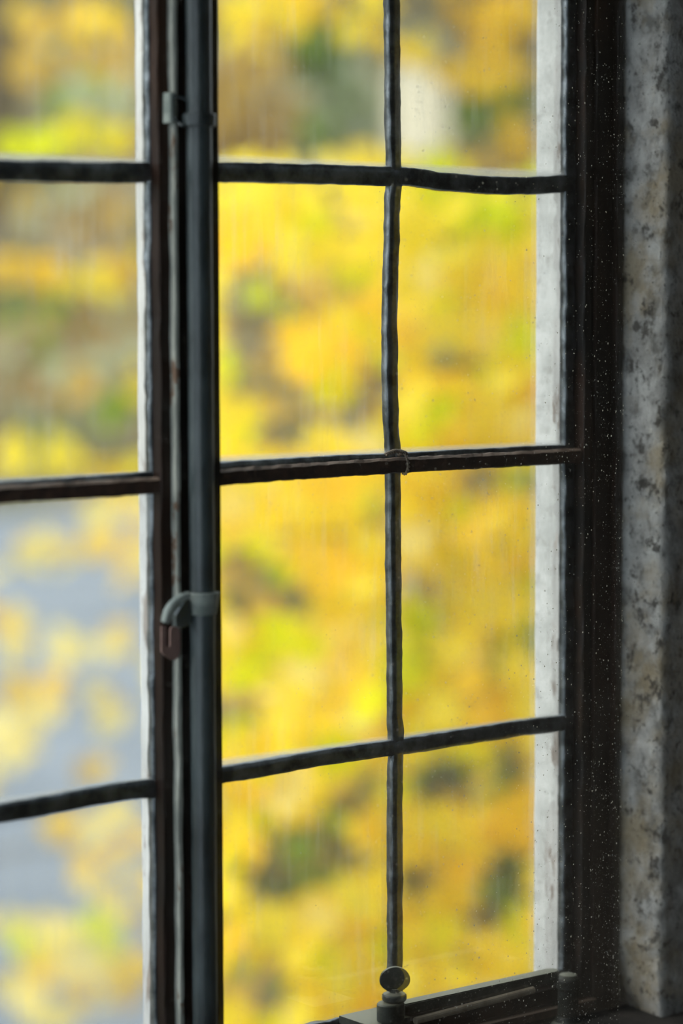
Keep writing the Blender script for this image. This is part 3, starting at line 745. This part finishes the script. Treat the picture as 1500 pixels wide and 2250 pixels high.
# --- slender young tree whose pale leaves hang before the road, lower left
T2 = Plant('young_maple', 'slender young maple with scattered pale gold leaves before the grey road', 'tree', Vector((ray(-260, 2250, 7.9).x, ray(-260, 2250, 7.9).y, GZ)))
cluster(T2, [('pg', 130, 1215, 85, 40, 9), ('pg', 250, 1225, 80, 60, 10), ('gp', 30, 1390, 50, 45, 7), ('p', 140, 1425, 40, 38, 5), ('pg', 240, 1420, 50, 50, 6), ('pg', 20, 1560, 60, 70, 11), ('pg', 110, 1540, 45, 55, 6), ('p', 40, 1640, 60, 50, 8), ('po', 240, 1540, 55, 50, 6),
             ('go', 205, 1690, 30, 28, 4), ('gpp', 160, 1810, 60, 30, 7), ('gp', 240, 1830, 80, 45, 10), ('pg', 200, 1930, 45, 50, 7), ('gp', 285, 1960, 50, 60, 8), ('p', 130, 2050, 40, 60, 8), ('lp', 215, 2050, 55, 40, 8), ('pg', 120, 2130, 50, 50, 8), ('gp', 20, 2040, 30, 30, 3), ('pg', 40, 2160, 45, 50, 7),
             ('l', 60, 2080, 40, 30, 4), ('gpp', 190, 2170, 55, 50, 8), ('go', 290, 2150, 50, 60, 8), ('p', 90, 2230, 70, 30, 7), ('gp', 290, 1110, 80, 22, 6), ('gp', 210, 1120, 60, 16, 4), ('gpp', -120, 1300, 120, 120, 16), ('gpp', -140, 1700, 130, 150, 18), ('gpp', -130, 2100, 130, 150, 18), ('gpp', 380, 1500, 50, 400, 20)],
        8.0, .35, (.09, .125), 'maple', 5)
b2 = T2.base
T2.wood('trunk', spline([b2, b2 + Vector((.05, .05, 1.4)), ray(-240, 1000, 8.0)], 8), [0.05 - 0.03 * i / 16 for i in range(17)])
for (xa_, ya_, x2, y2) in ((-240, 1350, 260, 1230), (-245, 1650, 250, 1500), (-250, 1980, 260, 1850), (-255, 2250, 280, 2100)):
    T2.wood('branch', spline([ray(xa_, ya_, 8.0), ray((xa_ + x2) / 2, (ya_ + y2) / 2 - 40, 8.0), ray(x2, y2, 8.0)], 6), [0.012 - 0.009 * i / 12 for i in range(13)])
T2.done()

# --- shrubs and trees behind
def gbase(px, dist):
    p = ray(px, 1125, dist); return Vector((p.x, p.y, GZ))
T3 = Plant('golden_hazel', 'golden hazel spreading in flat layers outside the upper left panes', 'tree', gbase(-150, 10.0))
cluster(T3, [('go', 90, 30, 50, 50, 8), ('og', 180, 60, 90, 45, 12), ('o', 250, 130, 60, 70, 9), ('oo', 70, 150, 40, 50, 5), ('so', 130, 130, 60, 40, 6), ('ns', 200, 215, 80, 40, 20), ('sb', 270, 225, 50, 40, 10), ('ly', 60, 320, 80, 25, 12), ('yl', 170, 300, 110, 28, 18), ('yo', 270, 315, 60, 30, 8), ('os', 50, 440, 60, 30, 6), ('bs', 180, 440, 90, 40, 10), ('bo', 230, 500, 60, 40, 7),
             ('go', 40, 590, 90, 26, 13), ('yg', 170, 605, 110, 32, 18), ('yo', 290, 605, 60, 40, 10), ('o', 160, 850, 40, 50, 6), ('bn', 110, 720, 130, 60, 22), ('bs', 250, 740, 80, 80, 20), ('bs', 60, 840, 70, 70, 16), ('n', 250, 900, 50, 50, 8),
             ('y', 38, 1000, 32, 40, 8), ('y', 120, 1000, 38, 36, 8), ('gy', 180, 1035, 60, 18, 5), ('yg', 290, 1035, 60, 20, 6), ('yo', 300, 860, 26, 60, 4), ('go', -120, 300, 110, 200, 24), ('gb', -140, 700, 110, 200, 22), ('yg', 400, 600, 50, 300, 20)],
        10.0, .5, (.105, .145), 'ovate', 6)
b3 = T3.base
T3.wood('trunk', spline([b3, b3 + Vector((.1, 0, 1.8)), ray(-160, 250, 10.0), ray(-150, -300, 10.0)], 8), [0.05 - 0.03 * i / 24 for i in range(25)])
for (ya_, x2, y2) in ((450, 290, 310), (750, 300, 600), (1120, 300, 1020), (200, 280, 90)):
    T3.wood('branch', spline([ray(-160, ya_, 10.0), ray(60, (ya_ + y2) / 2, 10.0), ray(x2, y2, 10.0)], 6), [0.012 - 0.009 * i / 12 for i in range(13)])
T3.done()
# olive-brown trunk at the far upper left
T4 = Plant('bare_trunk_tree', 'olive-brown tree trunk blurred at the far upper left of the view', 'tree', gbase(-260, 12.6))
p0 = T4.base
T4.wood('trunk', spline([p0, ray(-120, 900, 12.6), ray(-20, 350, 12.6), ray(14, 0, 12.6), ray(60, -600, 12.6)], 6), [0.08 + 0.065 * (1 - i / 24) for i in range(25)])
cluster(T4, [('ob', 60, -450, 300, 200, 120)], 12.6, .6, (.10, .14), 'ovate', 14); T4.done()

# evergreen and brown shrubs behind the maple, beyond the upper right panes
T5 = Plant('dark_evergreen', 'dark green evergreen blurred behind the top middle pane', 'shrub', gbase(690, 15.5))
cluster(T5, [('d', 700, 80, 65, 80, 60), ('dn', 690, 130, 50, 60, 30), ('n', 560, 30, 60, 50, 8), ('dn', 690, 305, 60, 40, 40), ('dn', 745, 200, 30, 40, 16), ('s', 700, 250, 60, 60, 40), ('s', 790, 220, 60, 100, 70), ('s', 640, 330, 60, 40, 40), ('dn', 1090, 215, 70, 35, 40), ('dn', 1040, 250, 60, 30, 22), ('n', 1130, 195, 30, 30, 12)],
        15.5, .5, (.12, .175), 'ovate', 8)
b5 = T5.base
T5.wood('trunk', spline([b5, b5 + Vector((0, 0, 2.5)), ray(700, 40, 15.5)], 8), [0.06 - 0.04 * i / 16 for i in range(17)]); T5.done()
T6 = Plant('ochre_beech', 'ochre and gold beech branches blurred across the top of the right-hand panes', 'tree', gbase(1350, 8.5))
cluster(T6, [('gy', 600, 10, 130, 50, 36), ('oy', 560, 80, 60, 40, 10), ('yg', 800, 40, 60, 60, 16), ('g', 1110, 60, 80, 70, 34), ('g', 1070, 150, 110, 40, 30), ('go', 1130, 20, 60, 40, 14), ('yg', 870, 110, 70, 30, 12), ('go', 1140, 300, 45, 40, 12), ('o', 1010, 40, 40, 60, 9), ('yg', 800, 360, 90, 25, 14), ('lo', 960, 360, 60, 25, 9), ('o', 1080, 350, 60, 30, 8), ('gy', 900, -150, 400, 120, 120)],
        8.5, .5, (.08, .11), 'ovate', 9)
b6 = T6.base
T6.wood('trunk', spline([b6, b6 + Vector((0, 0, 2.5)), ray(1350, -400, 8.5)], 8), [0.07 - 0.04 * i / 16 for i in range(17)])
for (x2, y2) in ((620, 20), (1000, 110), (900, 340)):
    T6.wood('branch', spline([ray(1340, y2 + 120, 8.5), ray((1340 + x2) / 2, y2 + 20, 8.5), ray(x2, y2, 8.5)], 6), [0.016 - 0.012 * i / 12 for i in range(13)])
T6.done()
# brown-leaved hedge and low dark shrubs behind the maple
T7 = Plant('brown_hedge', 'dull brown hedge behind the yellow maple, glimpsed between its leaves', 'hedge', gbase(900, 13))
r7 = random.Random(21)
cluster(T7, [('bbo', 560, 230, 110, 160, 120), ('b', 540, 330, 120, 90, 70), ('bbs', 820, 700, 480, 320, 500), ('bbd', 860, 1250, 440, 260, 460), ('bdd', 860, 1750, 440, 300, 560), ('db', 860, 2200, 460, 300, 500)], 12.6, .6, (.10, .15), 'ovate', 22)
for k, px in enumerate((520, 700, 900, 1080, 1240)):
    q = gbase(px, 12.8); T7.wood('stem', [q, q + Vector((.05, 0, 1.5)), q + Vector((0, .05, 2.8 + .3 * (k % 2)))], [.03, .025, .012])
T7.done()
# pale cottage gable showing as a cream blur high on the right
hs = thing('cottage', 'cream-walled cottage blurred behind the top right pane', 'building')
q0 = ray(925, 250, 24); hs.location = (q0.x, q0.y, 0)
yawm = Matrix.Rotation(-ALPHA, 4, 'Z')
hs.rotation_euler = (0, 0, -ALPHA)
def rel(px, py): r_ = ray(px, py, 24) - q0; return r_.dot(RT), (ray(px, py, 24)).z
xl, zt_ = rel(872, 110); xr_, zb_ = rel(990, 330)
bm = bmesh.new(); box(bm, xl, xr_, 0, 2.5, GZ - 1, zt_); link('wall', bm, MAT['render'], hs)
bm = bmesh.new()
for (x_, y_, z_) in ((xl - .08, -.1, zt_), (xr_ + .08, -.1, zt_), (xr_ + .08, 2.6, zt_), (xl - .08, 2.6, zt_)): bm.verts.new((x_, y_, z_))
ap = [bm.verts.new(((xl + xr_) / 2, -.1, zt_ + .28)), bm.verts.new(((xl + xr_) / 2, 2.6, zt_ + .28))]
bm.verts.ensure_lookup_table(); v = bm.verts
bm.faces.new((v[0], v[1], ap[0])); bm.faces.new((v[2], v[3], ap[1])); bm.faces.new((v[1], v[2], ap[1], ap[0])); bm.faces.new((v[3], v[0], ap[0], ap[1])); bm.faces.new((v[3], v[2], v[1], v[0]))
link('roof', bm, MAT['slate'], hs)
